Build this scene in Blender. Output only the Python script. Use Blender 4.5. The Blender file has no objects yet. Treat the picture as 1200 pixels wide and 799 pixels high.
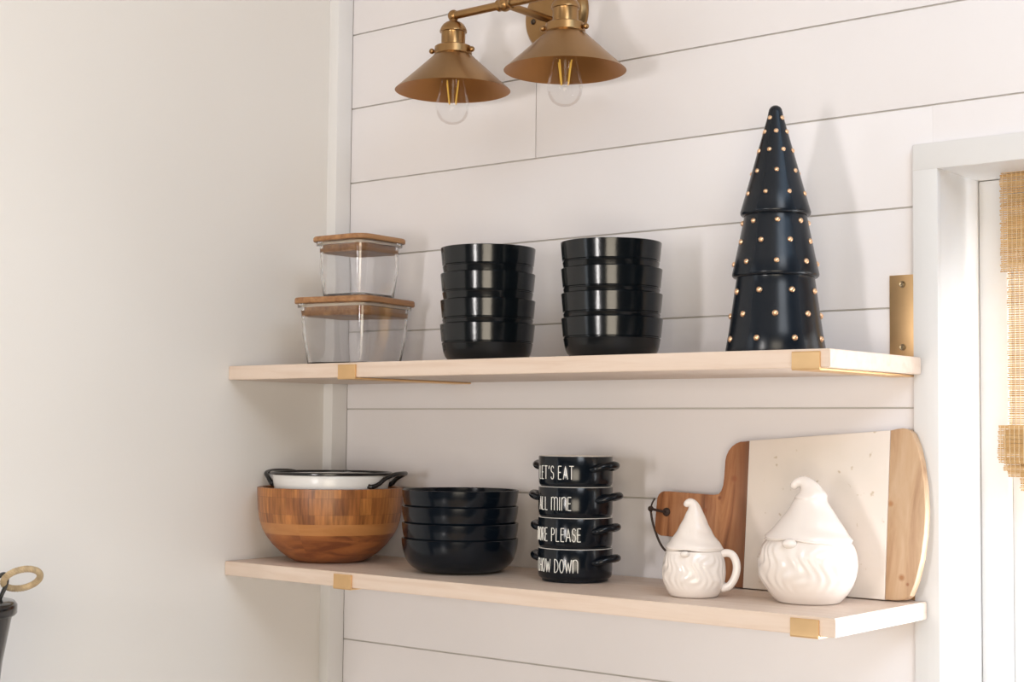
import bpy, bmesh, math, random
from mathutils import Vector, Matrix, Quaternion

scene = bpy.context.scene
COL = scene.collection
random.seed(7)
PI = math.pi

# ------------------------------------------------------------------ camera
CAM = Vector((1.9508, -1.8912, -0.0020))
FWD = Vector((-0.637494, 0.76823537, 0.05844497))
RGT = Vector((0.76987828, 0.63811644, 0.00973862))
UPV = Vector((0.02981314, -0.05120383, 0.99824313))
cd = bpy.data.cameras.new('camera')
cam = bpy.data.objects.new('camera', cd)
COL.objects.link(cam)
cam.matrix_world = Matrix(((RGT.x, UPV.x, -FWD.x, CAM.x), (RGT.y, UPV.y, -FWD.y, CAM.y),
                           (RGT.z, UPV.z, -FWD.z, CAM.z), (0, 0, 0, 1)))
cd.sensor_width = 36.0
cd.lens = 36.0 * 1797.46 / 1200.0
cd.clip_start = 0.02
scene.camera = cam

# ------------------------------------------------------------------ light
scene.view_settings.view_transform = 'Standard'
scene.view_settings.look = 'None'
scene.view_settings.gamma = 1.0
scene.view_settings.use_curve_mapping = False
scene.view_settings.exposure = 0.0

world = bpy.data.worlds.new('world')
scene.world = world
world.use_nodes = True
wn, wl = world.node_tree.nodes, world.node_tree.links
wn.clear()
w_out = wn.new('ShaderNodeOutputWorld')
w_bg = wn.new('ShaderNodeBackground')
w_tc = wn.new('ShaderNodeTexCoord')
w_sep = wn.new('ShaderNodeSeparateXYZ')
w_ramp = wn.new('ShaderNodeValToRGB')      # daylight outside the window wall (+Y), dimmer room behind
w_map = wn.new('ShaderNodeMapRange')
w_map.inputs[1].default_value = -1; w_map.inputs[2].default_value = 1
wl.new(w_tc.outputs['Generated'], w_sep.inputs[0])
wl.new(w_sep.outputs['Y'], w_map.inputs[0])
wl.new(w_map.outputs[0], w_ramp.inputs[0])
w_ramp.color_ramp.elements[0].position = 0.40
w_ramp.color_ramp.elements[0].color = (0.030, 0.026, 0.022, 1)
w_ramp.color_ramp.elements[1].position = 0.62
w_ramp.color_ramp.elements[1].color = (0.92, 0.91, 0.90, 1)
wl.new(w_ramp.outputs[0], w_bg.inputs['Color'])
w_bg.inputs['Strength'].default_value = 1.0
wl.new(w_bg.outputs[0], w_out.inputs['Surface'])


def area(name, loc, target, sx, sy, power, color):
    d = bpy.data.lights.new(name, 'AREA')
    d.shape = 'RECTANGLE'; d.size = sx; d.size_y = sy; d.energy = power; d.color = color
    o = bpy.data.objects.new(name, d)
    COL.objects.link(o)
    o.location = loc
    o.rotation_euler = (Vector(target) - Vector(loc)).to_track_quat('-Z', 'Y').to_euler()
    return o


area('daylight_front_window', (0.95, -3.30, -0.02), (0.6, 0, 0.1), 0.24, 0.62, 23.5, (1.0, 0.955, 0.93))
area('fill_room_front', (2.7, -2.95, -0.30), (0.7, 0, -0.05), 1.3, 1.2, 45, (1.0, 0.88, 0.70))  # warm fill added behind the camera to lift the wall shadows
area('fill_high_right', (2.6, -1.6, 1.25), (0.4, 0, 0.2), 0.8, 0.8, 17, (0.90, 0.94, 1.0))  # added fill from upper right, fitted to wall brightness, no known source
area('fill_overhead_right', (2.4, -1.0, 1.30), (2.4, -1.0, 0), 1.0, 1.5, 15, (0.45, 0.70, 1.0))  # cool fill added just under the ceiling, which has no skylight
area('daylight_left_window', (-0.75, -3.2, 0.30), (0.5, 0, 0.1), 0.5, 1.2, 6, (0.85, 0.92, 1.0))
area('daylight_shaded_window', (1.55, 0.135, -0.12), (1.3, -1.5, -0.2), 0.7, 0.7, 17, (0.90, 0.95, 1.0))


# ------------------------------------------------------------------ helpers
class MB:
    def __init__(self):
        self.v = []; self.f = []; self.m = []

    def add(self, vs, fs, mi=0, xf=None):
        b = len(self.v)
        self.v += [tuple(xf @ Vector(p)) if xf else tuple(p) for p in vs]
        self.f += [tuple(b + i for i in f) for f in fs]
        self.m += [mi] * len(fs)
        return self

    def box(self, x0, x1, y0, y1, z0, z1, mi=0, xf=None, bev=0.0):
        if bev <= 0:
            vs = [(x, y, z) for x in (x0, x1) for y in (y0, y1) for z in (z0, z1)]
            return self.add(vs, [(0, 1, 3, 2), (4, 6, 7, 5), (0, 4, 5, 1), (2, 3, 7, 6), (0, 2, 6, 4), (1, 5, 7, 3)], mi, xf)
        bm = bmesh.new()
        bmesh.ops.create_cube(bm, size=1)
        for v in bm.verts:
            v.co = Vector(((x0 + x1) / 2 + v.co.x * (x1 - x0), (y0 + y1) / 2 + v.co.y * (y1 - y0),
                           (z0 + z1) / 2 + v.co.z * (z1 - z0)))
        bmesh.ops.bevel(bm, geom=list(bm.edges), offset=bev, segments=2, affect='EDGES', profile=0.6)
        return self.bm(bm, mi, xf)

    def bm(self, bm, mi=0, xf=None):
        bm.verts.ensure_lookup_table(); bm.verts.index_update()
        self.add([v.co.copy() for v in bm.verts], [[v.index for v in f.verts] for f in bm.faces], mi, xf)
        bm.free()
        return self

    def lathe(self, prof, n=64, mi=0, xf=None, disp=None, closed=False):
        vs, fs, rows = [], [], []
        for r, z in prof:
            if r < 1e-7:
                rows.append([len(vs)]); vs.append((0, 0, z))
            else:
                row = []
                for k in range(n):
                    a = 2 * PI * k / n
                    rr, zz = (r, z) if disp is None else disp(r, z, a)
                    row.append(len(vs)); vs.append((rr * math.sin(a), -rr * math.cos(a), zz))
                rows.append(row)
        seq = list(zip(rows, rows[1:]))
        if closed:
            seq.append((rows[-1], rows[0]))
        for A, B in seq:
            for k in range(n):
                k2 = (k + 1) % n
                if len(A) == 1 and len(B) == 1: continue
                if len(A) == 1: fs.append((A[0], B[k2], B[k]))
                elif len(B) == 1: fs.append((A[k], A[k2], B[0]))
                else: fs.append((A[k], A[k2], B[k2], B[k]))
        return self.add(vs, fs, mi, xf)

    def tube(self, pts, rad, n=12, mi=0, xf=None, closed=False, caps=True, flat=1.0):
        pts = [Vector(p) for p in pts]
        m = len(pts)
        rads = rad if isinstance(rad, (list, tuple)) else [rad] * m
        tans = []
        for i in range(m):
            if closed: t = pts[(i + 1) % m] - pts[i - 1]
            else: t = pts[min(i + 1, m - 1)] - pts[max(i - 1, 0)]
            tans.append(t.normalized())
        ref = Vector((0, 0, 1)) if abs(tans[0].z) < 0.9 else Vector((1, 0, 0))
        nrm = (ref - tans[0] * ref.dot(tans[0])).normalized()
        vs, fs = [], []
        for i in range(m):
            if i:
                q = tans[i - 1].rotation_difference(tans[i])
                nrm = (q @ nrm); nrm = (nrm - tans[i] * nrm.dot(tans[i])).normalized()
            b = tans[i].cross(nrm)
            for k in range(n):
                a = 2 * PI * k / n
                vs.append(pts[i] + rads[i] * (math.cos(a) * nrm * flat + math.sin(a) * b))
        for i in range(m if closed else m - 1):
            j = (i + 1) % m
            for k in range(n):
                k2 = (k + 1) % n
                fs.append((i * n + k, i * n + k2, j * n + k2, j * n + k))
        if caps and not closed:
            fs.append(tuple(range(n - 1, -1, -1)))
            fs.append(tuple((m - 1) * n + k for k in range(n)))
        return self.add(vs, fs, mi, xf)

    def prism(self, out, t0, t1, mi=0, xf=None, bev=0.0, seg=2):
        """outline (x, z) extruded from y=t0 (front) to y=t1"""
        bm = bmesh.new()
        vs = [bm.verts.new((x, t0, z)) for x, z in out]
        f = bm.faces.new(vs)
        r = bmesh.ops.extrude_face_region(bm, geom=[f])
        for g in r['geom']:
            if isinstance(g, bmesh.types.BMVert): g.co.y = t1
        bmesh.ops.recalc_face_normals(bm, faces=bm.faces)
        if bev > 0:
            es = [e for e in bm.edges if abs(e.verts[0].co.y - e.verts[1].co.y) < 1e-6]
            bmesh.ops.bevel(bm, geom=es, offset=bev, segments=seg, affect='EDGES', profile=0.5)
        return self.bm(bm, mi, xf)

    def sphere(self, c, r, n=16, mi=0, sc=(1, 1, 1), xf=None):
        prof = [(r * math.sin(PI * i / n), -r * math.cos(PI * i / n)) for i in range(n + 1)]
        prof[0] = (0, -r); prof[-1] = (0, r)
        M = Matrix.Translation(c) @ Matrix.Diagonal((sc[0], sc[1], sc[2], 1))
        return self.lathe(prof, n * 2, mi, (xf @ M) if xf else M)

    def build(self, name, mats, parent=None, smooth=35, loc=None, rot=None):
        me = bpy.data.meshes.new(name)
        me.from_pydata([tuple(p) for p in self.v], [], self.f)
        if not isinstance(mats, (list, tuple)): mats = [mats]
        for m in mats: me.materials.append(m)
        me.polygons.foreach_set('material_index', self.m)
        bm = bmesh.new(); bm.from_mesh(me)
        bmesh.ops.recalc_face_normals(bm, faces=bm.faces)
        bm.to_mesh(me); bm.free()
        if smooth:
            me.shade_smooth()
            me.set_sharp_from_angle(angle=math.radians(smooth))
        me.update()
        o = bpy.data.objects.new(name, me)
        COL.objects.link(o)
        if parent: o.parent = parent
        if loc: o.location = loc
        if rot is not None: o.rotation_euler = (0, 0, rot)
        return o


def tag(o, label, cat, group=None):
    o['label'] = label; o['category'] = cat
    if group: o['group'] = group
    return o


def thing(name, label, cat, loc, rz=0.0, group=None):
    o = bpy.data.objects.new(name, None)
    o.empty_display_size = 0.02
    COL.objects.link(o)
    o.location = loc; o.rotation_euler = (0, 0, rz)
    return tag(o, label, cat, group)


def struct(o):
    o['kind'] = 'structure'
    return o


def dup(root, loc, rz, label, group=None):
    r = root.copy(); COL.objects.link(r)
    r.location = loc; r.rotation_euler = (0, 0, rz)
    r['label'] = label
    if group: r['group'] = group
    for ch in list(root.children):
        c = ch.copy(); COL.objects.link(c); c.parent = r
        for g in list(ch.children):
            d = g.copy(); COL.objects.link(d); d.parent = c
    return r


def face_cam(x, y):
    return math.atan2(CAM.x - x, -(CAM.y - y))


def smooth_curve(ctrl, n=8, closed=False):
    """Catmull-Rom through control tuples of any length"""
    P = [tuple(c) for c in ctrl]; m = len(P); out = []
    segs = m if closed else m - 1
    for i in range(segs):
        g = lambda k: P[k % m] if closed else P[max(0, min(m - 1, k))]
        p0, p1, p2, p3 = g(i - 1), g(i), g(i + 1), g(i + 2)
        for s in range(n):
            t = s / n
            out.append(tuple(0.5 * (2 * b + (c - a) * t + (2 * a - 5 * b + 4 * c - d) * t * t + (3 * b - a - 3 * c + d) * t ** 3)
                             for a, b, c, d in zip(p0, p1, p2, p3)))
    if not closed: out.append(P[-1])
    return out


# ------------------------------------------------------------------ materials
def mat(name, col, rough=0.5, metal=0.0, spec=0.5, coat=0.0, bump=0.0, bscale=60.0, var=0.0, vscale=8.0, vstretch=(1, 1, 1), col2=None):
    m = bpy.data.materials.new(name); m.use_nodes = True
    N, L = m.node_tree.nodes, m.node_tree.links
    b = N['Principled BSDF']
    b.inputs['Base Color'].default_value = (*col, 1)
    b.inputs['Roughness'].default_value = rough
    b.inputs['Metallic'].default_value = metal
    b.inputs['Specular IOR Level'].default_value = spec
    b.inputs['Coat Weight'].default_value = coat
    tc = N.new('ShaderNodeTexCoord')
    if var > 0 or col2:
        mp = N.new('ShaderNodeMapping'); mp.inputs['Scale'].default_value = vstretch
        nz = N.new('ShaderNodeTexNoise'); nz.inputs['Scale'].default_value = vscale; nz.inputs['Detail'].default_value = 5
        mx = N.new('ShaderNodeMix'); mx.data_type = 'RGBA'
        c2 = col2 or tuple(max(0, c * (1 - var)) for c in col)
        mx.inputs['A'].default_value = (*col, 1); mx.inputs['B'].default_value = (*c2, 1)
        rp = N.new('ShaderNodeMapRange'); rp.inputs[1].default_value = 0.32; rp.inputs[2].default_value = 0.68
        L.new(tc.outputs['Object'], mp.inputs[0]); L.new(mp.outputs[0], nz.inputs['Vector'])
        L.new(nz.outputs['Fac'], rp.inputs[0]); L.new(rp.outputs[0], mx.inputs['Factor'])
        L.new(mx.outputs['Result'], b.inputs['Base Color'])
    if bump > 0:
        nb = N.new('ShaderNodeTexNoise'); nb.inputs['Scale'].default_value = bscale; nb.inputs['Detail'].default_value = 3
        bp = N.new('ShaderNodeBump'); bp.inputs['Strength'].default_value = bump; bp.inputs['Distance'].default_value = 0.002
        L.new(tc.outputs['Object'], nb.inputs['Vector'])
        L.new(nb.outputs['Fac'], bp.inputs['Height']); L.new(bp.outputs[0], b.inputs['Normal'])
    return m


def wood(name, ramp, stretch, scale=14.0, rough=0.5, knots=None, seed=0.0, wave=0.35, rot=(0, 0, 0), streak=None):
    """grain: noise stretched along one axis; ramp = [(pos, rgb)]; knots = [(x, z, radius, rgb)] in object space"""
    m = bpy.data.materials.new(name); m.use_nodes = True
    N, L = m.node_tree.nodes, m.node_tree.links
    b = N['Principled BSDF']; b.inputs['Roughness'].default_value = rough
    tc = N.new('ShaderNodeTexCoord'); mp = N.new('ShaderNodeMapping')
    mp.inputs['Scale'].default_value = stretch; mp.inputs['Location'].default_value = (seed, seed * 0.7, seed * 1.3)
    mp.inputs['Rotation'].default_value = rot
    L.new(tc.outputs['Object'], mp.inputs[0])
    n1 = N.new('ShaderNodeTexNoise'); n1.inputs['Scale'].default_value = scale; n1.inputs['Detail'].default_value = 8
    n1.inputs['Roughness'].default_value = 0.6; n1.inputs['Distortion'].default_value = wave
    L.new(mp.outputs[0], n1.inputs['Vector'])
    cr = N.new('ShaderNodeValToRGB'); e = cr.color_ramp.elements
    while len(e) < len(ramp): e.new(0.5)
    for k, (p, c) in enumerate(ramp):
        e[k].position = p; e[k].color = (*c, 1)
    L.new(n1.outputs['Fac'], cr.inputs[0])
    last = cr.outputs[0]
    if streak:                                  # darker heartwood along one side of the plank
        x0, x1, kc = streak
        s0 = N.new('ShaderNodeSeparateXYZ'); L.new(tc.outputs['Object'], s0.inputs[0])
        ad = N.new('ShaderNodeMath'); ad.operation = 'MULTIPLY_ADD'; ad.inputs[1].default_value = 0.05
        L.new(n1.outputs['Fac'], ad.inputs[0]); L.new(s0.outputs['X'], ad.inputs[2])
        mr0 = N.new('ShaderNodeMapRange'); mr0.inputs[1].default_value = x0 + .025; mr0.inputs[2].default_value = x1 + .025
        mr0.inputs[4].default_value = 0.75
        L.new(ad.outputs[0], mr0.inputs[0])
        mx0 = N.new('ShaderNodeMix'); mx0.data_type = 'RGBA'; mx0.inputs['B'].default_value = (*kc, 1)
        L.new(mr0.outputs[0], mx0.inputs['Factor']); L.new(last, mx0.inputs['A']); last = mx0.outputs['Result']
    for (kx, kz, kr, kc) in (knots or []):
        s = N.new('ShaderNodeSeparateXYZ'); L.new(tc.outputs['Object'], s.inputs[0])
        cb = N.new('ShaderNodeCombineXYZ'); L.new(s.outputs['X'], cb.inputs[0]); L.new(s.outputs['Z'], cb.inputs[2])
        dv = N.new('ShaderNodeVectorMath'); dv.operation = 'DISTANCE'; dv.inputs[1].default_value = (kx, 0, kz)
        L.new(cb.outputs[0], dv.inputs[0])
        mr = N.new('ShaderNodeMapRange'); mr.inputs[1].default_value = kr; mr.inputs[2].default_value = kr * 0.35
        mr.inputs[3].default_value = 0; mr.inputs[4].default_value = 0.9
        L.new(dv.outputs['Value'], mr.inputs[0])
        mx = N.new('ShaderNodeMix'); mx.data_type = 'RGBA'; mx.inputs['B'].default_value = (*kc, 1)
        L.new(mr.outputs[0], mx.inputs['Factor']); L.new(last, mx.inputs['A']); last = mx.outputs['Result']
    L.new(last, b.inputs['Base Color'])
    return m


def thin_glass(name, tint=(1, 1, 1), rough=0.0, refl=1.0, base=0.03):
    m = bpy.data.materials.new(name); m.use_nodes = True
    N, L = m.node_tree.nodes, m.node_tree.links
    N.remove(N['Principled BSDF'])
    out = N['Material Output']
    tr = N.new('ShaderNodeBsdfTransparent'); tr.inputs[0].default_value = (*tint, 1)
    gl = N.new('ShaderNodeBsdfGlossy'); gl.inputs['Roughness'].default_value = rough; gl.inputs[0].default_value = (1, 1, 1, 1)
    lw = N.new('ShaderNodeLayerWeight'); lw.inputs['Blend'].default_value = 0.16
    mr = N.new('ShaderNodeMapRange'); mr.inputs[3].default_value = base; mr.inputs[4].default_value = refl
    L.new(lw.outputs['Fresnel'], mr.inputs[0])
    mx = N.new('ShaderNodeMixShader')
    L.new(mr.outputs[0], mx.inputs[0]); L.new(tr.outputs[0], mx.inputs[1]); L.new(gl.outputs[0], mx.inputs[2])
    L.new(mx.outputs[0], out.inputs['Surface'])
    return m


M = {}
M['shiplap'] = mat('shiplap_paint', (0.81, 0.785, 0.80), 0.42, spec=0.35, bump=0.10, bscale=35, var=0.03, vscale=3)
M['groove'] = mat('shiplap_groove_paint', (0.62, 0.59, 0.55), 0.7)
M['drywall'] = mat('drywall_paint', (0.80, 0.775, 0.745), 0.75, spec=0.25, bump=0.05, bscale=120, var=0.02, vscale=2)
M['trimpaint'] = mat('trim_paint', (0.77, 0.765, 0.765), 0.38, bump=0.03, bscale=30)
M['casing'] = mat('casing_paint', (0.715, 0.71, 0.712), 0.42, bump=0.03, bscale=30)
M['ceiling'] = mat('ceiling_paint', (0.78, 0.76, 0.73), 0.8)
M['floor'] = wood('floor_planks', [(0.3, (0.42, 0.30, 0.20)), (0.7, (0.58, 0.44, 0.31))], (2, 14, 14), 4, 0.5)
M['counter'] = mat('counter_stone', (0.75, 0.72, 0.68), 0.3, var=0.06, vscale=6)
M['shelf'] = wood('pale_maple', [(0.25, (0.63, 0.485, 0.385)), (0.5, (0.70, 0.57, 0.475)), (0.75, (0.73, 0.61, 0.52))], (1.0, 16, 16), 5, 0.45, wave=0.6)
M['black'] = mat('black_stoneware', (0.0036, 0.0052, 0.0066), 0.17, spec=0.44, bump=0.05, bscale=90)
M['navy'] = mat('dark_glazed_stoneware', (0.0030, 0.0055, 0.0095), 0.17, spec=0.36, bump=0.04, bscale=60)
M['tree'] = mat('matte_navy_ceramic', (0.0060, 0.0092, 0.0145), 0.25, spec=0.32, bump=0.04, bscale=70)
M['stud'] = mat('copper_stud', (0.85, 0.55, 0.34), 0.28, metal=1.0)
M['brass'] = mat('satin_brass', (0.86, 0.575, 0.30), 0.42, metal=1.0, var=0.10, vscale=25)
M['abrass'] = mat('antique_brass', (0.40, 0.235, 0.100), 0.30, metal=1.0, var=0.22, vscale=12, vstretch=(1, 1, 0.2))
M['copper'] = mat('shade_inner_copper', (0.38, 0.175, 0.055), 0.42, metal=0.9)
M['screw'] = mat('screw_metal', (0.45, 0.36, 0.24), 0.35, metal=1.0)
M['darkscrew'] = mat('dark_screw', (0.06, 0.04, 0.025), 0.4, metal=0.6)
M['filament'] = mat('yellow_filament', (0.95, 0.60, 0.10), 0.5)
M['bulbglass'] = thin_glass('bulb_glass', (0.97, 0.97, 0.97), 0.0, 0.22, 0.012)
M['boxglass'] = bpy.data.materials.new('container_glass'); M['boxglass'].use_nodes = True
_b = M['boxglass'].node_tree.nodes['Principled BSDF']
_b.inputs['Base Color'].default_value = (1.0, 1.0, 1.0, 1); _b.inputs['Transmission Weight'].default_value = 1.0
_b.inputs['Roughness'].default_value = 0.0; _b.inputs['IOR'].default_value = 1.45
_n, _l = M['boxglass'].node_tree.nodes, M['boxglass'].node_tree.links
_t = _n.new('ShaderNodeBsdfTransparent'); _m = _n.new('ShaderNodeMixShader'); _m.inputs[0].default_value = 0.93
_l.new(_t.outputs[0], _m.inputs[1]); _l.new(_b.outputs[0], _m.inputs[2]); _l.new(_m.outputs[0], _n['Material Output'].inputs['Surface'])
M['pane'] = thin_glass('window_glass', (1, 1, 1), 0.0, 0.8, 0.02)
M['bamboo'] = wood('bamboo_lid', [(0.30, (0.20, 0.085, 0.032)), (0.5, (0.34, 0.165, 0.066)), (0.70, (0.46, 0.25, 0.105))], (30, 1.2, 30), 3, 0.5)
M['white_text'] = mat('white_lettering', (0.85, 0.84, 0.80), 0.5)
M['glaze'] = mat('white_glaze', (0.82, 0.79, 0.74), 0.25)
M['ceramic'] = mat('cream_ceramic', (0.80, 0.735, 0.69), 0.22, spec=0.5, coat=0.2, bump=0.04, bscale=60)
M['enamel'] = mat('white_enamel', (0.78, 0.77, 0.755), 0.25)
M['rimblack'] = mat('black_enamel_rim', (0.012, 0.012, 0.013), 0.22)
M['marble'] = mat('cream_marble', (0.83, 0.745, 0.685), 0.35, col2=(0.76, 0.69, 0.615), vscale=7)
M['cord'] = mat('dark_leather_cord', (0.035, 0.018, 0.012), 0.6)
M['tin'] = mat('black_metal', (0.010, 0.010, 0.011), 0.16, spec=0.6)
M['rope'] = mat('jute_rope', (0.56, 0.42, 0.25), 0.85, var=0.4, vscale=90, bump=0.4, bscale=300)
M['reed'] = mat('woven_reed', (0.46, 0.255, 0.085), 0.7, col2=(0.62, 0.41, 0.19), vscale=30, vstretch=(0.15, 1, 6))
M['thread'] = mat('shade_thread', (0.72, 0.56, 0.36), 0.8)


def marble_spots(m):
    N, L = m.node_tree.nodes, m.node_tree.links
    b = N['Principled BSDF']; src = b.inputs['Base Color'].links[0].from_socket
    tc = N.new('ShaderNodeTexCoord')
    vo = N.new('ShaderNodeTexNoise'); vo.inputs['Scale'].default_value = 62; vo.inputs['Detail'].default_value = 2
    mr = N.new('ShaderNodeMapRange'); mr.inputs[1].default_value = 0.67; mr.inputs[2].default_value = 0.73
    mr.inputs[4].default_value = 0.7
    mx = N.new('ShaderNodeMix'); mx.data_type = 'RGBA'; mx.inputs['B'].default_value = (0.42, 0.30, 0.14, 1)
    L.new(tc.outputs['Object'], vo.inputs['Vector']); L.new(vo.outputs['Fac'], mr.inputs[0])
    L.new(mr.outputs[0], mx.inputs['Factor']); L.new(src, mx.inputs['A']); L.new(mx.outputs['Result'], b.inputs['Base Color'])


marble_spots(M['marble'])


def stave_bowl_mat():
    """turned bowl glued from staves: rows of vertical-grain blocks above, a plain ring, diagonal grain below"""
    m = bpy.data.materials.new('acacia_staves'); m.use_nodes = True
    N, L = m.node_tree.nodes, m.node_tree.links
    b = N['Principled BSDF']; b.inputs['Roughness'].default_value = 0.38
    tc = N.new('ShaderNodeTexCoord'); s = N.new('ShaderNodeSeparateXYZ'); L.new(tc.outputs['Object'], s.inputs[0])
    at = N.new('ShaderNodeMath'); at.operation = 'ARCTAN2'; L.new(s.outputs['X'], at.inputs[0]); L.new(s.outputs['Y'], at.inputs[1])
    def math_(op, a, bv):
        n = N.new('ShaderNodeMath'); n.operation = op; L.new(a, n.inputs[0]); n.inputs[1].default_value = bv; return n.outputs[0]
    u = math_('MULTIPLY', at.outputs[0], 0.12)
    cb = N.new('ShaderNodeCombineXYZ'); L.new(u, cb.inputs[0]); L.new(s.outputs['Z'], cb.inputs[1])
    br = N.new('ShaderNodeTexBrick'); L.new(cb.outputs[0], br.inputs['Vector'])
    br.inputs['Color1'].default_value = (0.47, 0.185, 0.050, 1); br.inputs['Color2'].default_value = (0.24, 0.080, 0.024, 1)
    br.inputs['Mortar'].default_value = (0.22, 0.09, 0.03, 1)
    br.inputs['Scale'].default_value = 1.0; br.inputs['Brick Width'].default_value = 0.021; br.inputs['Row Height'].default_value = 0.0265
    br.inputs['Mortar Size'].default_value = 0.00025; br.inputs['Bias'].default_value = -0.1
    mp = N.new('ShaderNodeMapping'); mp.inputs['Scale'].default_value = (1, 0.10, 1); L.new(cb.outputs[0], mp.inputs[0])
    n1 = N.new('ShaderNodeTexNoise'); n1.inputs['Scale'].default_value = 190; n1.inputs['Detail'].default_value = 4; L.new(mp.outputs[0], n1.inputs['Vector'])
    g1 = N.new('ShaderNodeMapRange'); g1.inputs[1].default_value = 0.3; g1.inputs[2].default_value = 0.7; g1.inputs[3].default_value = 0.50; g1.inputs[4].default_value = 1.2
    L.new(n1.outputs['Fac'], g1.inputs[0])
    up = N.new('ShaderNodeVectorMath'); up.operation = 'SCALE'; L.new(br.outputs['Color'], up.inputs[0]); L.new(g1.outputs[0], up.inputs['Scale'])
    # lower diagonal grain
    mp2 = N.new('ShaderNodeMapping'); mp2.inputs['Rotation'].default_value = (0, 0, 0.5); mp2.inputs['Scale'].default_value = (0.25, 1.6, 1); L.new(cb.outputs[0], mp2.inputs[0])
    n2 = N.new('ShaderNodeTexNoise'); n2.inputs['Scale'].default_value = 45; n2.inputs['Detail'].default_value = 6; n2.inputs['Distortion'].default_value = 1.2
    L.new(mp2.outputs[0], n2.inputs['Vector'])
    cr = N.new('ShaderNodeValToRGB'); e = cr.color_ramp.elements
    e[0].position = 0.35; e[0].color = (0.17, 0.050, 0.016, 1); e[1].position = 0.65; e[1].color = (0.36, 0.125, 0.035, 1)
    L.new(n2.outputs['Fac'], cr.inputs[0])
    # ring
    cr2 = N.new('ShaderNodeValToRGB'); e = cr2.color_ramp.elements
    e[0].position = 0.3; e[0].color = (0.40, 0.165, 0.048, 1); e[1].position = 0.7; e[1].color = (0.48, 0.215, 0.07, 1)
    L.new(n2.outputs['Fac'], cr2.inputs[0])
    def step(z):
        return math_('GREATER_THAN', s.outputs['Z'], z)
    m1 = N.new('ShaderNodeMix'); m1.data_type = 'RGBA'; L.new(step(0.047), m1.inputs['Factor']); L.new(cr.outputs[0], m1.inputs['A']); L.new(cr2.outputs[0], m1.inputs['B'])
    m2 = N.new('ShaderNodeMix'); m2.data_type = 'RGBA'; L.new(step(0.0647), m2.inputs['Factor']); L.new(m1.outputs['Result'], m2.inputs['A']); L.new(up.outputs[0], m2.inputs['B'])
    L.new(m2.outputs['Result'], b.inputs['Base Color'])
    return m


M['staves'] = stave_bowl_mat()

# ------------------------------------------------------------------ room
Z1, Z2, TH = 0.0988, -0.2168, 0.0223        # shelf tops and thickness
SD = 0.2625                                 # shelf depth
XS = 0.0067                                 # where the planks begin
P, ZO = 0.133, 0.6982                       # plank pitch
OX0, OX1, OZ0, OZ1 = 1.108, 2.00, -0.50, 0.346   # window opening
ZC, ZF = 1.35, -1.50
CT = -0.57                                  # counter top


def wx(y):                                  # left wall, a hair out of square
    return -0.018 - 0.065 * y


gap = 0.0023
OXa, OXb, OZa, OZb = OX0 - 0.0105, OX1 + 0.0105, OZ0 - 0.0205, OZ1 + 0.0105
wb = MB()
X1W = 3.0
k = -5
while True:
    zt = ZO - k * P - gap / 2; zb = ZO - (k + 1) * P + gap / 2
    if zt < ZF: break
    zb = max(zb, ZF); zt = min(zt, ZC)
    spans = [(XS, X1W)]
    if k == 1: spans = [(XS, 0.4266 - 0.0009), (0.4266 + 0.0009, X1W)]
    if k == 3: spans = [(XS, 1.9), (1.902, X1W)]
    for (a, b_) in spans:
        if zb < OZb and zt > OZa and b_ > OXa:
            wb.box(a, OXa, 0, 0.0041, zb, min(zt, OZb) if zb >= OZb else zt, 0, bev=0.0008) if a < OXa else None
            if zt > OZb + 0.004: wb.box(OXa, min(b_, OXb), 0, 0.0041, OZb, zt, 0)
            if zb < OZa - 0.004: wb.box(OXa, min(b_, OXb), 0, 0.0041, zb, OZa, 0)
            if b_ > OXb: wb.box(OXb, b_, 0, 0.0041, zb, zt, 0, bev=0.0008)
        else:
            wb.box(a, b_, 0, 0.0041, zb, zt, 0, bev=0.0008)
    k += 1
# backing behind the planks, open at the window
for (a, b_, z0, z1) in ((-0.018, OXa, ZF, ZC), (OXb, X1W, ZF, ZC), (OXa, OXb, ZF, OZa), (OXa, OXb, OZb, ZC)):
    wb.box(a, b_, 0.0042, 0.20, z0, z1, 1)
struct(wb.build('wall_back', [M['shiplap'], M['groove']]))

lw = MB()
ys = (0.20, -1.45)
vs = [(wx(ys[0]), ys[0], ZF), (wx(ys[1]), ys[1], ZF), (wx(ys[1]) - 0.12, ys[1], ZF), (wx(ys[0]) - 0.12, ys[0], ZF)]
lw.add(vs + [(x, y, ZC) for x, y, z in vs], [(0, 1, 2, 3), (4, 5, 6, 7), (0, 1, 5, 4), (1, 2, 6, 5), (2, 3, 7, 6), (3, 0, 4, 7)])
struct(lw.build('wall_left', M['drywall'], smooth=0))
struct(MB().box(-0.6, X1W, -4.0, 0.20, ZF - 0.05, ZF).build('floor', M['floor'], smooth=0))
struct(MB().box(-0.6, X1W, -4.0, 0.20, ZC, ZC + 0.05).build('ceiling', M['ceiling'], smooth=0))
# counter run below the shelves and along the left wall (below the picture)
ct = MB()
ct.box(0.0, X1W, -0.64, -0.001, CT - 0.04, CT, bev=0.003)
ct.box(0.085, 0.64, -1.40, -0.64, CT - 0.04, CT, bev=0.003)
ct.box(0.02, X1W, -0.60, -0.001, ZF, CT - 0.04)
ct.box(0.10, 0.60, -1.40, -0.62, ZF, CT - 0.04)
o = ct.build('countertop', M['counter'])
struct(o)

# corner strip
cs = MB().box(-0.0195, XS, -0.036, -0.0002, CT, ZC, bev=0.0012)
struct(cs.build('trim_1', M['trimpaint']))
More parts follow.
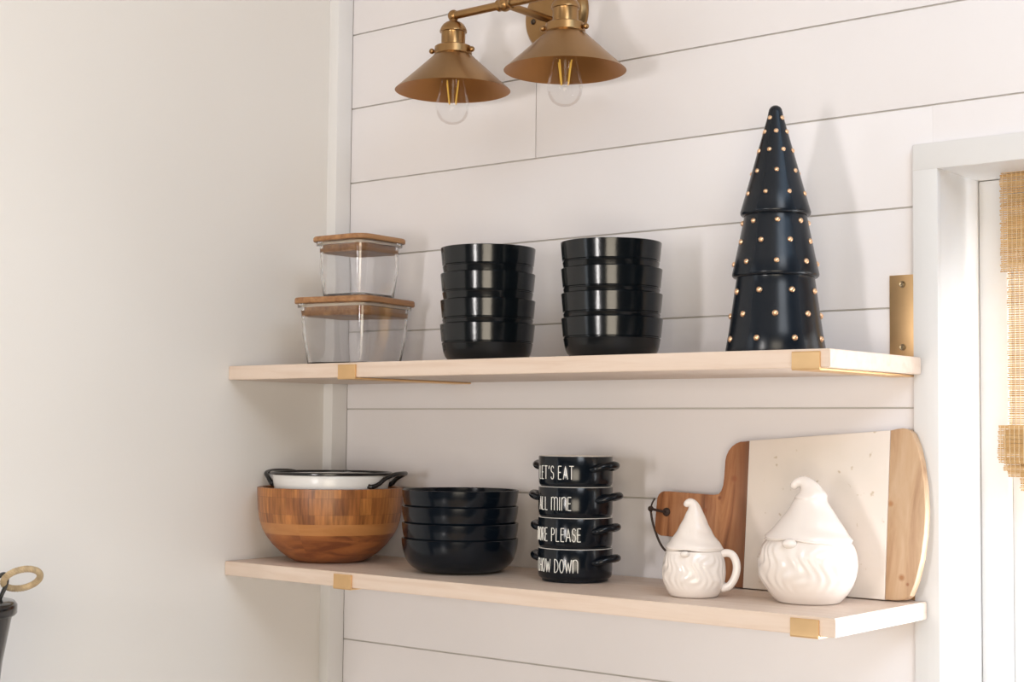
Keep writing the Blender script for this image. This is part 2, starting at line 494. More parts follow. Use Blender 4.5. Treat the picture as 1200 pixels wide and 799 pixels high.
# window casing
cw = 0.034
cx0 = 1.0745
tr = MB()
for args in ((cx0, OX0 + 0.001, OZ0 - 0.04, OZ1 + cw - 0.001), (OX1 - 0.001, OX1 + cw, OZ0 - 0.04, OZ1 + cw - 0.001)):
    tr.box(args[0], args[1], -0.012, -0.0002, args[2], args[3], bev=0.0012)
tr.box(cx0 + 0.0006, OX1 + cw - 0.0006, -0.0125, -0.0003, OZ1 - 0.001, OZ1 + cw, bev=0.0012)
struct(tr.build('trim_2', M['casing']))
# jamb lining
jm = MB()
jm.box(OX0 - 0.01, OX0, -0.011, 0.20, OZ0, OZ1)
jm.box(OX1, OX1 + 0.01, -0.011, 0.20, OZ0, OZ1)
jm.box(OX0 - 0.01, OX1 + 0.01, -0.011, 0.20, OZ1, OZ1 + 0.01)
jm.box(OX0 - 0.01, OX1 + 0.01, -0.025, 0.20, OZ0 - 0.02, OZ0)
struct(jm.build('trim_3', M['casing'], smooth=0))
# window
wf = MB()
fw = 0.040
y0, y1 = 0.122, 0.17
wf.box(OX0 + .0005, OX0 + fw, y0, y1, OZ0 + .0005, OZ1 - .0005, bev=0.003)
wf.box(OX1 - fw, OX1 - .0005, y0, y1, OZ0 + .0005, OZ1 - .0005, bev=0.003)
wf.box(OX0 + fw, OX1 - fw, y0, y1, OZ1 - fw, OZ1 - .0005, bev=0.003)
wf.box(OX0 + fw, OX1 - fw, y0, y1, OZ0 + .0005, OZ0 + fw, bev=0.003)
win = struct(wf.build('window_1', M['casing']))
sa = MB()
a0, a1, b0, b1 = OX0 + fw, OX1 - fw, OZ0 + fw, OZ1 - fw
s = 0.030
sa.box(a0, a0 + s, 0.135, 0.165, b0, b1, bev=0.002); sa.box(a1 - s, a1, 0.135, 0.165, b0, b1, bev=0.002)
sa.box(a0 + s, a1 - s, 0.135, 0.165, b1 - s, b1, bev=0.002); sa.box(a0 + s, a1 - s, 0.135, 0.165, b0, b0 + s, bev=0.002)
sa.box(a0 + s, a1 - s, 0.137, 0.163, -0.10, -0.065, bev=0.002)
sa.build('window_sash', M['casing'], win)
MB().box(a0 + s - .004, a1 - s + .004, 0.149, 0.153, b0 + s - .004, b1 - s + .004).build('window_pane', M['pane'], win, smooth=0)


# ------------------------------------------------------------------ shelves
def shelf(name, xr, zt, label):
    t = tag(bpy.data.objects.new(name, None), label, 'shelf', 'floating wooden shelves')
    bpy.data.objects.remove(t)
    bm = bmesh.new()
    pts = [(wx(-SD) + .0005, -SD), (xr, -SD), (xr, -0.0135), (1.0735, -0.0135), (1.0735, -0.0008), (XS + .0008, -0.0008),
           (XS + .0008, -0.037), (wx(-.037) + .0005, -0.037)]
    vs = [bm.verts.new((x, y, -TH)) for x, y in pts]
    f = bm.faces.new(vs)
    r = bmesh.ops.extrude_face_region(bm, geom=[f])
    for g in r['geom']:
        if isinstance(g, bmesh.types.BMVert): g.co.z = 0
    bmesh.ops.recalc_face_normals(bm, faces=bm.faces)
    bmesh.ops.bevel(bm, geom=list(bm.edges), offset=0.0011, segments=2, affect='EDGES')
    o = MB().bm(bm).build(name, M['shelf'], loc=(0, 0, zt))
    return tag(o, label, 'shelf', 'floating wooden shelves')


shelf('wooden_shelf', 1.0862, Z1, 'upper pale wooden shelf under the tree ornament and the glass boxes')
shelf('wooden_shelf', 1.0922, Z2, 'lower pale wooden shelf under the wooden bowl and the cutting board')

# brackets: wall plate above the shelf, strap under it, lip folded up over its front edge
bt = 0.0028; bw = 0.0375
def make_bracket(label):
    t = thing('shelf_bracket', label, 'bracket', (0, 0, 0), 0, 'brass shelf brackets')
    MB().box(-bw/2, bw/2, -bt - .0004, -0.0004, -TH - bt, 0.1105, bev=0.0006).build('wall_plate', M['brass'], t)
    MB().box(-bw/2, bw/2, -SD - bt, -bt, -TH - bt - .0002, -TH - .0004, bev=0.0006).build('under_strap', M['brass'], t)
    lip = MB()
    sec = [(-SD - .0003, -TH - bt), (-SD - .0003, -0.0035), (-SD - bt * .8, -0.0028), (-SD - bt, -0.0042), (-SD - bt, -TH + .004),
           (-SD - bt - .0006, -TH - .001), (-SD - bt + .0003, -TH - bt)]
    vs = []; n = len(sec)
    for x in (-bw/2, bw/2): vs += [(x, y, z) for y, z in sec]
    fs = [tuple(range(n)), tuple(range(2*n - 1, n - 1, -1))] + [(i, (i+1) % n, n + (i+1) % n, n + i) for i in range(n)]
    lip.add(vs, fs).build('front_lip', M['brass'], t, smooth=20)
    for z in (0.0145, 0.098):
        X = Matrix.Translation((0, -bt - .0004, z)) @ Matrix.Rotation(PI/2, 4, 'X')
        sc = MB().lathe([(0, 0.0016), (0.0020, 0.0015), (0.0024, 0.0006), (0.0040, 0.0013), (0.0046, 0.0004), (0.0046, -0.0006), (0, -0.0006)], 20, 0, X)
        sc.build('screw', M['screw'], t)
    return t


BX = [0.2767, 1.0557]
br = make_bracket('brass bracket at the glass boxes, its lip on the left of the upper shelf front')
br.location = (BX[0], -0.0002, Z1)
for x, z, l in ((1.0557, Z1, 'brass bracket with a tall screwed wall plate at the window end of the upper shelf'),
                (0.2747, Z2, 'brass bracket lip on the lower shelf front below the wooden bowl'),
                (1.0535, Z2, 'brass bracket lip on the lower shelf front below the jar')):
    dup(br, (x, -0.0002, z), 0, l)


# ------------------------------------------------------------------ upper shelf: glass boxes
def rr_ring(h, r, n=6):
    pts = []
    for cx_, cy_, a0 in ((h - r, h - r, 0), (-(h - r), h - r, 90), (-(h - r), -(h - r), 180), (h - r, -(h - r), 270)):
        for k in range(n + 1):
            a = math.radians(a0 + 90 * k / n)
            pts.append((cx_ + r * math.cos(a), cy_ + r * math.sin(a)))
    return pts


def loft(rings, mb, mi=0, cap0=True, cap1=True):
    n = len(rings[0]); vs = [p for r in rings for p in r]; fs = []
    for i in range(len(rings) - 1):
        for k in range(n):
            k2 = (k + 1) % n
            fs.append((i*n + k, i*n + k2, (i+1)*n + k2, (i+1)*n + k))
    if cap0: fs.append(tuple(range(n - 1, -1, -1)))
    if cap1: fs.append(tuple((len(rings) - 1)*n + k for k in range(n)))
    return mb.add(vs, fs, mi)


def glass_box(label, loc, rz, ht, hb, H, lid_t, plug):
    """ht, hb: half widths at top and bottom; H height of the glass"""
    t = thing('glass_container', label, 'container', loc, rz, 'lidded glass containers')
    w = 0.0035
    spec = [(hb * 0.93, 0.0, 0.012), (hb, 0.004, 0.016), (hb + (ht - hb) * 0.5, H * 0.5, 0.018), (ht - .004, H - 0.012, 0.02),
            (ht - .0035, H - 0.006, 0.02), (ht, H - 0.0055, 0.02), (ht, H, 0.02),
            (ht - w - .002, H, 0.019), (ht - w - .004, H - 0.012, 0.019), (hb + (ht - hb) * 0.5 - w, H * 0.5, 0.016), (hb - w, 0.0075, 0.014), (hb * 0.9 - w, 0.0055, 0.012)]
    g = MB()
    loft([[(x, y, z) for x, y in rr_ring(h, r)] for h, z, r in spec], g)
    g.build('glass_body', M['boxglass'], t, smooth=40)
    l = MB()
    loft([[(x, y, z) for x, y in rr_ring(h, r)] for h, z, r in
          ((ht - .009, H - plug, .017), (ht - .0075, H - plug + .002, .018), (ht - .0075, H + .0006, .018), (ht + .0035, H + .0006, .022), (ht + .0045, H + .002, .023),
           (ht + .0045, H + lid_t - .002, .023), (ht + .003, H + lid_t, .022))], l)
    lid = l.build('bamboo_lid', M['bamboo'], t, smooth=30)
    s = MB()
    loft([[(x, y, z) for x, y in rr_ring(h, r)] for h, z, r in
          ((ht - .0072, H - .0052, .018), (ht - .0060, H - .0040, .018), (ht - .0060, H - .0020, .018), (ht - .0072, H - .0008, .018))], s, cap0=False, cap1=False)
    s.build('seal_ring', mat('clear_seal', (0.75, 0.66, 0.55), 0.5), lid)
    return t


glass_box('larger glass box with a bamboo lid, standing on the upper shelf under the small one', (0.150, -0.125, Z1 + .0002), math.radians(11), 0.0725, 0.0590, 0.1010, 0.0100, 0.020)
glass_box('smaller glass box with a bamboo lid, stacked on top of the larger one', (0.158, -0.125, Z1 + 0.1114), math.radians(3), 0.0555, 0.0455, 0.0920, 0.0085, 0.018)

# ------------------------------------------------------------------ upper shelf: two stacks of four black bowls
def bowl_profile(out, wall, floor):
    inner = [(max(r - wall, 0), max(z, floor)) for r, z in out if z > floor + 0.004]
    top_r, top_z = out[-1]
    rim = [(top_r - wall * .25, top_z + .0007), (top_r - wall * .75, top_z + .0007)]
    return [(0, out[0][1])] + out + rim + inner[::-1] + [(inner[0][0] * .75, floor), (0, floor)]


ub = [(0.047, 0.0), (0.0525, 0.0006), (0.0585, 0.0035), (0.0630, 0.0085), (0.0655, 0.0140), (0.0668, 0.0190), (0.0682, 0.0270),
      (0.0688, 0.0288), (0.0676, 0.0297), (0.0676, 0.0309), (0.0692, 0.0319), (0.0700, 0.0400), (0.0710, 0.0500), (0.0716, 0.0560), (0.0717, 0.0572)]
b0_ = None
words = ['bottom', 'second from the bottom', 'third from the bottom', 'top']
def bowl_stack(cx_, cy_, rims, where, jit):
    global b0_
    for i, rz in enumerate(rims):
        lab = 'black %s, %s' % (('bowl with a groove ring at the bottom', 'bowl second from the bottom', 'bowl third from the bottom', 'bowl open on top')[i], where)
        loc = (cx_ + jit[i][0], cy_ + jit[i][1], Z1 + 0.0002 if i == 0 else rz - 0.0579)
        if b0_ is None:
            b0_ = MB().lathe(bowl_profile(ub, 0.0034, 0.006), 96).build('cereal_bowl', M['black'], smooth=40, loc=loc)
            tag(b0_, lab, 'bowl', 'black bowls stacked on the upper shelf')
        else:
            o = b0_.copy(); COL.objects.link(o); o.location = loc; o['label'] = lab
            o.rotation_euler = (0, 0, i * 1.1)


bowl_stack(0.4492, -0.14, [0.1567, 0.1927, 0.2328, 0.2718], 'of the stack beside the glass boxes', [(0, 0), (.0005, 0), (0, 0), (0, 0)])
bowl_stack(0.6800, -0.14, [0.1567, 0.1916, 0.2268, 0.2644], 'of the stack nearer the tree ornament', [(.0005, 0), (0, 0), (-.0005, 0), (-.0018, 0)])

# ------------------------------------------------------------------ tree ornament
TX, TY = 0.943, -0.14
tree = thing('tree_ornament', 'dark three-tiered ceramic tree ornament dotted with copper studs on the upper shelf', 'ornament', (TX, TY, Z1 + .0002))
TH_ = 0.3285
tiers = [((0.0648, 0.000), (0.0508, 0.0985)), ((0.0560, 0.1055), (0.0408, 0.1800)), ((0.0455, 0.1870), (0.0085, 0.3200))]
tb = MB()
prof = [(0, 0.0), (0.0615, 0.0), (0.0640, 0.0012), (0.0650, 0.004)]
def lerp2(a, b, t): return (a[0] + (b[0] - a[0]) * t, a[1] + (b[1] - a[1]) * t)
prof += [lerp2(*tiers[0], t) for t in (.3, .6, .9, 1)]
prof += [(0.0510, 0.1005), (0.0540, 0.1010), (0.0560, 0.1030), (0.0563, 0.1055)] + [lerp2(*tiers[1], t) for t in (.3, .6, .9, 1)]
prof += [(0.0408, 0.1818), (0.0435, 0.1822), (0.0453, 0.1840), (0.0457, 0.1870)] + [lerp2(*tiers[2], t) for t in (.2, .4, .6, .8, .95)]
prof += [(0.0093, 0.3190), (0.0082, 0.3235), (0.0062, 0.3262), (0.0032, 0.3280), (0, 0.3285)]
tb.lathe(prof, 96).build('tree_body', M['tree'], tree, smooth=42)
stud_mesh = None
fc = face_cam(TX, TY)
rows = [(0, 0.20, 8, 0), (0, 0.52, 8, 22), (0, 0.83, 8, 0),
        (1, 0.18, 8, 24), (1, 0.55, 8, 0), (1, 0.90, 8, 26),
        (2, 0.17, 8, 4), (2, 0.39, 7, -19.5), (2, 0.60, 8, 3), (2, 0.79, 6, -19.5), (2, 0.93, 4, 28)]
# measured: angle 0 row is (-23, 24 ..), angle 22 row is (-45, 2, 48)
for ti, t, n, ph in rows:
    (r0, z0), (r1, z1) = tiers[ti]
    r, z = lerp2(tiers[ti][0], tiers[ti][1], t)
    slope = math.atan2(r0 - r1, z1 - z0)
    for k in range(n):
        a = fc + math.radians(ph + 22.5 + 360.0 * k / n)
        N_ = Vector((math.sin(a) * math.cos(slope), -math.cos(a) * math.cos(slope), math.sin(slope)))
        pos = Vector((math.sin(a) * r, -math.cos(a) * r, z)) + N_ * 0.0002
        if stud_mesh is None:
            st = MB().lathe([(0.0031, -0.0012), (0.0031, 0.0004), (0.0026, 0.0013), (0.0014, 0.0021), (0, 0.0024)], 14)
            so = st.build('stud', M['stud'], tree, smooth=60); stud_mesh = so
        else:
            so = stud_mesh.copy(); COL.objects.link(so); so.parent = tree
        so.location = pos
        so.rotation_mode = 'QUATERNION'
        so.rotation_quaternion = N_.to_track_quat('Z', 'Y')
        sc_ = (1.35, 1.2, 1.0)[ti]
        so.scale = (sc_, sc_, sc_)

# ------------------------------------------------------------------ lower shelf: wooden bowl with enamel colander
WBX, WBY = 0.1125, -0.1375
wbo = [(0.048, 0.0), (0.056, 0.0006), (0.067, 0.006), (0.080, 0.0155), (0.0930, 0.028), (0.1035, 0.042), (0.1095, 0.053), (0.1140, 0.066), (0.1168, 0.083),
       (0.1182, 0.100), (0.1188, 0.116), (0.1188, 0.1195)]
o = MB().lathe(bowl_profile(wbo, 0.009, 0.010), 128).build('salad_bowl', M['staves'], smooth=40, loc=(WBX, WBY, Z2 + .0002), rot=math.radians(20))
tag(o, 'round wooden salad bowl of glued staves at the left end of the lower shelf', 'bowl')

cfc = face_cam(WBX, WBY)
col = thing('enamel_basin', 'white enamel basin with a black rim and handles, sitting inside the wooden bowl', 'basin', (WBX + .0015, WBY, Z2 + 0.0285), cfc)
cH = 0.1155
eo = [(0.040, 0.0), (0.055, 0.002), (0.068, 0.012), (0.079, 0.033), (0.087, 0.062), (0.0925, 0.090), (0.0965, cH - .003)]
MB().lathe(bowl_profile(eo, 0.0016, 0.0018), 96).build('basin_body', M['enamel'], col, smooth=40)
MB().tube([(0.0975 * math.sin(a), -0.0975 * math.cos(a), cH - .0010) for a in [2 * PI * k / 72 for k in range(72)]], 0.0025, 10, closed=True).build('black_rim', M['rimblack'], col)
for s_, half in ((71, 1), (224, 1)):
    ctrl = []
    for da, rr, dz in ((-34, .0960, -.019), (-31, .1000, -.021), (-25, .1040, -.0165), (-18, .1080, -.0075), (-10, .1150, -.0015), (0, .1200, 0.0), (12, .1215, -.0005), (22, .1180, -.0035), (28, .1090, -.010), (31, .1010, -.019), (33, .0960, -.020)):
        a = math.radians(s_ + da)
        ctrl.append((rr * math.sin(a), -rr * math.cos(a), cH + dz))
    rads = [.0035] + [.0042] + [.0036] * (len(ctrl) - 4) + [.0042, .0035]
    sp = smooth_curve([c + (r,) for c, r in zip(ctrl, rads)], 6)
    MB().tube([c[:3] for c in sp], [c[3] for c in sp], 12).build('handle', M['rimblack'], col)

# stack of four wide bowls
lbp = [(0.050, 0.0), (0.0565, 0.0006), (0.0650, 0.0035), (0.0730, 0.0085), (0.0790, 0.0145), (0.0825, 0.0200), (0.0843, 0.0260), (0.0866, 0.0330), (0.0882, 0.0420), (0.0890, 0.0505)]
lb0 = None
LBX, LBY = 0.390, -0.13
for i, (rz, dx) in enumerate(((-0.1652, 0), (-0.1420, .0003), (-0.1168, -.0003), (-0.0920, 0))):
    lab = ('wide dark bowl at the bottom of the stack beside the wooden bowl', 'wide dark bowl second from the bottom, beside the wooden bowl',
           'wide dark bowl third from the bottom, beside the wooden bowl', 'wide dark bowl on top of the stack beside the wooden bowl')[i]
    loc = (LBX + dx, LBY, Z2 + .0002 if i == 0 else rz - 0.0512)
    if lb0 is None:
        lb0 = MB().lathe(bowl_profile(lbp, 0.0030, 0.005), 96).build('pasta_bowl', M['navy'], smooth=40, loc=loc)
        tag(lb0, lab, 'bowl', 'wide dark bowls stacked on the lower shelf')
    else:
        o = lb0.copy(); COL.objects.link(o); o.location = loc; o['label'] = lab


# ------------------------------------------------------------------ soup bowls with lettering
def arc(cx_, cy_, rx, ry, a0, a1, n=10):
    return [(cx_ + rx * math.cos(math.radians(a0 + (a1 - a0) * k / n)), cy_ + ry * math.sin(math.radians(a0 + (a1 - a0) * k / n))) for k in range(n + 1)]


FONT = {
    'L': (0.75, [[(0, 1), (0, 0), (.9, 0)]]),
    'E': (0.75, [[(.9, 1), (0, 1), (0, 0), (.9, 0)], [(0, .52), (.75, .52)]]),
    'T': (0.9, [[(0, 1), (1, 1)], [(.5, 1), (.5, 0)]]),
    "'": (0.35, [[(.6, 1.02), (.3, .78)]]),
    'S': (0.75, [arc(.5, .76, .45, .24, 20, 270, 10) + arc(.5, .26, .45, .26, 90, -160, 10)[1:]]),
    'A': (0.9, [[(0, 0), (.5, 1), (1, 0)], [(.17, .33), (.83, .33)]]),
    'M': (1.5, [[(0, 0), (0, 1)], [(0, .75)] + arc(.25, .8, .25, .2, 170, 0, 8) + [(.5, .0)], [(.5, .75)] + arc(.75, .8, .25, .2, 170, 0, 8) + [(1, 0)]]),
    'I': (0.25, [[(.5, 0), (.5, 1)]]),
    'N': (0.95, [[(0, 0), (0, 1)], [(0, .72)] + arc(.5, .76, .5, .24, 170, 0, 10) + [(1, 0)]]),
    'O': (0.85, [arc(.5, .5, .5, .5, 90, 450, 20)]),
    'R': (0.8, [[(0, 0), (0, 1)], [(0, 1)] + arc(.4, .76, .5, .24, 90, -90, 8) + [(0, .52)], [(.35, .52), (.95, 0)]]),
    'P': (0.8, [[(0, 0), (0, 1)], [(0, 1)] + arc(.4, .75, .5, .25, 90, -90, 8) + [(0, .5)]]),
    'C': (0.8, [arc(.55, .5, .55, .5, 50, 310, 14)]),
    'H': (0.85, [[(0, 0), (0, 1)], [(1, 0), (1, 1)], [(0, .5), (1, .5)]]),
    'W': (1.25, [[(0, 1), (.25, 0), (.5, .8), (.75, 0), (1, 1)]]),
    'D': (0.85, [[(0, 0), (0, 1)], [(0, 1)] + arc(.15, .5, .85, .5, 90, -90, 12) + [(0, 0)]]),
    ' ': (0.42, []),
}
SR = 0.0538
SH = 0.0478
sprof = [(0.044, 0.0), (0.0475, 0.0004), (0.0480, 0.0015), (0.0480, 0.0040), (0.0500, 0.0046), (0.0522, 0.0065), (0.0532, 0.0100), (SR, 0.0170), (SR, SH - .0012), (SR - .0003, SH - .0006)]


def lettering(text, end_deg, h, zb, unit):
    mb = MB()
    gapw = unit * 0.34
    total = sum(FONT[c][0] * unit + gapw for c in text) - gapw
    s = math.radians(end_deg) * SR - total
    for c in text:
        w, strokes = FONT[c]
        w *= unit
        for st in strokes:
            if len(st) < 6:      # straight strokes: subdivide so they follow the curve of the bowl
                fine = []
                for a, b in zip(st, st[1:]):
                    fine += [lerp2(a, b, t / 5) for t in range(5)]
                st = fine + [st[-1]]
            pts = []
            for px, pz in st:
                a = (s + px * w) / SR
                pts.append((SR * math.sin(a), -SR * math.cos(a), zb + pz * h))
            mb.tube(pts, 0.00064, 6)
        s += w + gapw
    return mb


def soup_bowl(text, end_deg, hand_deg, z, label, yaw):
    t = thing('soup_bowl', label, 'bowl', (0.5985, -0.114, z), yaw, 'lettered soup bowls in a stack')
    prof = [(0, 0)] + sprof + [(SR - .0038, SH - .0006)]
    MB().lathe(prof, 96).build('bowl_body', M['navy'], t, smooth=40)
    MB().lathe([(SR - .0004, SH - .0007), (SR - .0010, SH + .0001), (SR - .0030, SH + .0002), (SR - .0040, SH - .0006), (SR - .0042, SH - .006), (SR - .0050, .018), (SR - .011, .0085), (0.030, 0.0065), (0, 0.0065)], 96).build('white_lining', M['glaze'], t, smooth=60)
    lettering(text, end_deg, 0.0185, 0.0150, 0.0070).build('lettering', M['white_text'], t, smooth=60)['label'] = 'thin white lettering reading %s' % text
    for base in (hand_deg, hand_deg + 180):
        ctrl = []
        for da, rr, dz, tr_ in ((-26, -.003, -.002, .0048), (-23, .003, -.0015, .0050), (-17, .0085, .001, .0054), (-8, .0128, .0038, .0060), (0, .0142, .0050, .0062), (8, .0128, .0045, .0060), (17, .0085, .003, .0056), (23, .003, .001, .0052), (26, -.003, 0, .0048)):
            a = math.radians(base + 4 + da); r_ = SR + rr
            ctrl.append((r_ * math.sin(a), -r_ * math.cos(a), SH * 0.64 + dz, tr_))
        sp_ = smooth_curve(ctrl, 5)
        MB().tube([c[:3] for c in sp_], [c[3] for c in sp_], 12, flat=0.9).build('handle', M['navy'], t)
    return t


syaw = face_cam(0.5985, -0.114)
for i, (tx, e_, hd) in enumerate((('CHOW DOWN', 4, 51), ('MORE PLEASE', 9, 51), ('ALL MINE', -6, 58), ("LET'S EAT", -3, 46))):
    z = (Z2 + .0002, -0.1701 - SH + .0002, -0.1279 - SH, -0.0841 - SH + 0.0)[0] + i * 0.0439
    soup_bowl(tx, e_, hd, z, ('two-handled dark soup bowl lettered CHOW DOWN at the bottom of its stack', 'two-handled dark soup bowl lettered MORE PLEASE, second from the bottom',
              'two-handled dark soup bowl lettered ALL MINE, third from the bottom', "two-handled dark soup bowl lettered LET'S EAT on top of its stack")[i], syaw)

# ------------------------------------------------------------------ cutting board of marble and wood, leaning on the wall
BY = -0.0465            # front face at the shelf
lean = 0.085
BT = 0.0165
brd = thing('cutting_board', 'long marble and wood cutting board leaning on the wall behind the gnome jar', 'cutting board', (0, BY, Z2 + .0016))
brd.rotation_euler = (-lean, 0, 0)
zb = 0.0
xm0, xm1 = 0.8375, 1.0490
topL, topM, topR = 0.2035, 0.2195, 0.2235     # top edge at the seams (front face, board space)
def tz(x): return topL + (topM - topL) * (x - xm0) / (xm1 - xm0)
MB().prism([(xm0, zb), (xm1, zb), (xm1, tz(xm1)), (xm0, tz(xm0))], 0, BT, bev=0.0012).build('marble_slab', M['marble'], brd, smooth=30)
left = [(xm0, zb + .0002), (xm0, tz(xm0))]
left += [(xm0 - .008, tz(xm0) - .001)] + [(xm0 - .010 + .0285 * math.cos(math.radians(a)) - 0.000, tz(xm0) - .032 + .031 * math.sin(math.radians(a))) for a in (100, 115, 130, 145, 160, 175, 185)]
left += [(0.7985, 0.150), (0.7975, 0.140), (0.7950, 0.1325), (0.7905, 0.1275), (0.783, 0.1265), (0.740, 0.1278), (0.706, 0.1290)]
left += [(0.700 + .013 * math.cos(math.radians(a)), 0.1155 + .0135 * math.sin(math.radians(a))) for a in (100, 120, 140, 160, 180)]
left += [(0.6860, 0.090)]
left += [(0.699 + .013 * math.cos(math.radians(a)), 0.0775 + .013 * math.sin(math.radians(a))) for a in (180, 200, 220, 240, 260)]
left += [(0.740, 0.0635), (0.783, 0.0645), (0.7905, 0.0635), (0.7950, 0.0590), (0.7975, 0.0515), (0.7985, 0.040), (0.8000, 0.020), (0.8050, 0.008), (0.814, 0.0014), (0.824, 0.0004)]
dk = [(0.28, (0.12, 0.038, 0.016)), (0.44, (0.34, 0.135, 0.055)), (0.60, (0.50, 0.235, 0.105)), (0.8, (0.58, 0.31, 0.155))]
wl_mat = wood('board_wood_red', dk, (7.0, 7.0, 0.9), 5.5, 0.45, wave=1.4, seed=3.1, streak=(0.812, 0.838, (0.10, 0.032, 0.014)),
              knots=[(0.770, 0.104, 0.0045, (0.30, 0.09, 0.03)), (0.7935, 0.1225, 0.004, (0.22, 0.07, 0.03)), (0.816, 0.150, 0.006, (0.30, 0.10, 0.04))])
MB().prism(left[::-1], 0.0002, BT - .0002, bev=0.0018).build('handle_end', wl_mat, brd, smooth=30)['label'] = 'reddish wooden end with the handle'
right = [(xm1, zb + .0002), (1.062, 0.0004), (1.076, 0.0022), (1.0835, 0.0075), (1.0905, 0.026), (1.0970, 0.055), (1.1005, 0.088), (1.1010, 0.118), (1.0985, 0.148), (1.0935, 0.178),
         (1.0870, 0.201), (1.0800, 0.2160), (1.0730, 0.2215), (1.066, 0.2226), (1.058, 0.2216), (xm1, tz(xm1))]
lt = [(0.30, (0.38, 0.215, 0.115)), (0.5, (0.53, 0.345, 0.205)), (0.72, (0.61, 0.435, 0.285))]
wr_mat = wood('board_wood_pale', lt, (5.0, 5.0, 0.8), 6.0, 0.45, wave=1.6, seed=8.7,
              knots=[(1.0715, 0.030, 0.0055, (0.36, 0.16, 0.06)), (1.053, 0.124, 0.005, (0.42, 0.20, 0.08)), (1.0800, 0.022, 0.003, (0.30, 0.12, 0.05))])
MB().prism(right, 0.0002, BT - .0002, bev=0.0020).build('rounded_end', wr_mat, brd, smooth=30)['label'] = 'pale wooden end with a bowed edge'
# leather loop through the handle hole
hx, hz = 0.7055, 0.0990
cd_ = MB()
cd_.lathe([(0, .0028), (.0042, .0026), (.0060, .0012), (.0064, -.0006), (0, -.0006)], 20, 0, Matrix.Translation((hx, -.0002, hz)) @ Matrix.Rotation(PI/2, 4, 'X'))
cd_.tube(smooth_curve([(hx, -.0030, hz), (hx - .010, -.0040, hz + .0010), (0.6850, -.0040, hz + .0028), (0.6790, -.0020, hz + .0035)], 5), 0.0019, 8)
cd_.sphere((0.6785, -.0010, hz + .0036), 0.0043, 8)
cd_.tube(smooth_curve([(0.6785, -.001, hz + .004), (0.6800, .000, hz + .012), (0.6830, .002, hz + .019)], 5), 0.0012, 8)
cd_.tube(smooth_curve([(0.6785, -.001, hz + .003), (0.6805, .001, hz - .012), (0.6850, .004, hz - .028), (0.6925, .008, hz - .046), (0.7030, .010, hz - .056), (0.716, .010, hz - .052)], 5), 0.0017, 8)
cd_.build('cord_loop', M['cord'], brd)


# ------------------------------------------------------------------ gnome jar and gnome mug
def beard(front, lo, hi, amp):
    """carved beard: wavy locks on the front half below the moustache"""
    def d(r, z, a):
        da = (a - front + PI) % (2 * PI) - PI
        k = max(0.0, math.cos(da * 0.85)) if abs(da) < PI / 1.7 else 0.0
        k = min(1.0, k * 1.6)
        t = (z - lo) / (hi - lo)
        m = max(0.0, min(1.0, t * 4)) * max(0.0, min(1.0, (1.02 - t) * 6))
        ph = da * 24 + 2.4 * math.sin(t * 9 + da * 2.5) + 1.6 * math.sin(da * 7 + t * 5)
        lock = 0.5 + 0.5 * math.sin(ph)
        bulge = 0.35 * math.exp(-((t - .80) / .16) ** 2) * math.exp(-((abs(da) - .38) / .30) ** 2) * 2.0
        tip = 0.6 * max(0, math.sin(da * 6 + 1)) * math.exp(-((t - .30) / .10) ** 2)
        return r + amp * k * m * (lock * 0.8 + bulge + tip), z
    return d


def hat(name, rings, parent, seed, n=72, droop=None):
    """rings: (cx, cy, z, radius, tilt) from the brim up the bent cone"""
    rg = smooth_curve(rings, 7)
    rs = []
    m = len(rg)
    for i, (x, y, z, r, tl, yw) in enumerate(rg):
        row = []
        for k in range(n):
            a = 2 * PI * k / n
            wr = 1 + 0.012 * math.sin(3 * a + i * 0.5 + seed) * min(1, i / 6)
            p = Vector((r * wr * math.sin(a), -r * wr * math.cos(a), 0))
            p = Matrix.Rotation(tl, 3, 'Y') @ p
            dz = droop(a, i / (m - 1)) if droop else 0
            row.append((x + p.x, y + p.y, z + p.z + dz))
        rs.append(row)
    mb = MB(); loft(rs, mb)
    return mb.build(name, M['ceramic'], parent, smooth=70)


# jar
JX, JY = 0.9830, -0.1270
jyaw = face_cam(JX, JY)
jar = thing('gnome_jar', 'large cream ceramic gnome jar with a pointed hat lid before the marble board', 'jar', (JX, JY, Z2 + .0002), jyaw)
fr = math.radians(-24)
jp = [(0, 0), (0.036, 0.0), (0.0395, 0.0008), (0.043, 0.004), (0.050, 0.012), (0.0565, 0.023), (0.0608, 0.036), (0.0622, 0.048), (0.0612, 0.060), (0.0580, 0.071), (0.0530, 0.0790), (0.0500, 0.0815), (0.0470, 0.0815), (0.0470, 0.0760), (0, 0.070)]
jp2 = [jp[0]] + smooth_curve(jp[1:10], 7) + jp[10:]
MB().lathe(jp2, 200, 0, None, beard(fr, 0.014, 0.076, 0.0021)).build('jar_body', M['ceramic'], jar, smooth=70)
def jdroop(a, t):
    da = (a - fr + PI) % (2 * PI) - PI
    return (0.0045 * math.exp(-(da / .30) ** 2) - 0.0030 * math.sin(a)) * max(0, 1 - t * 4)
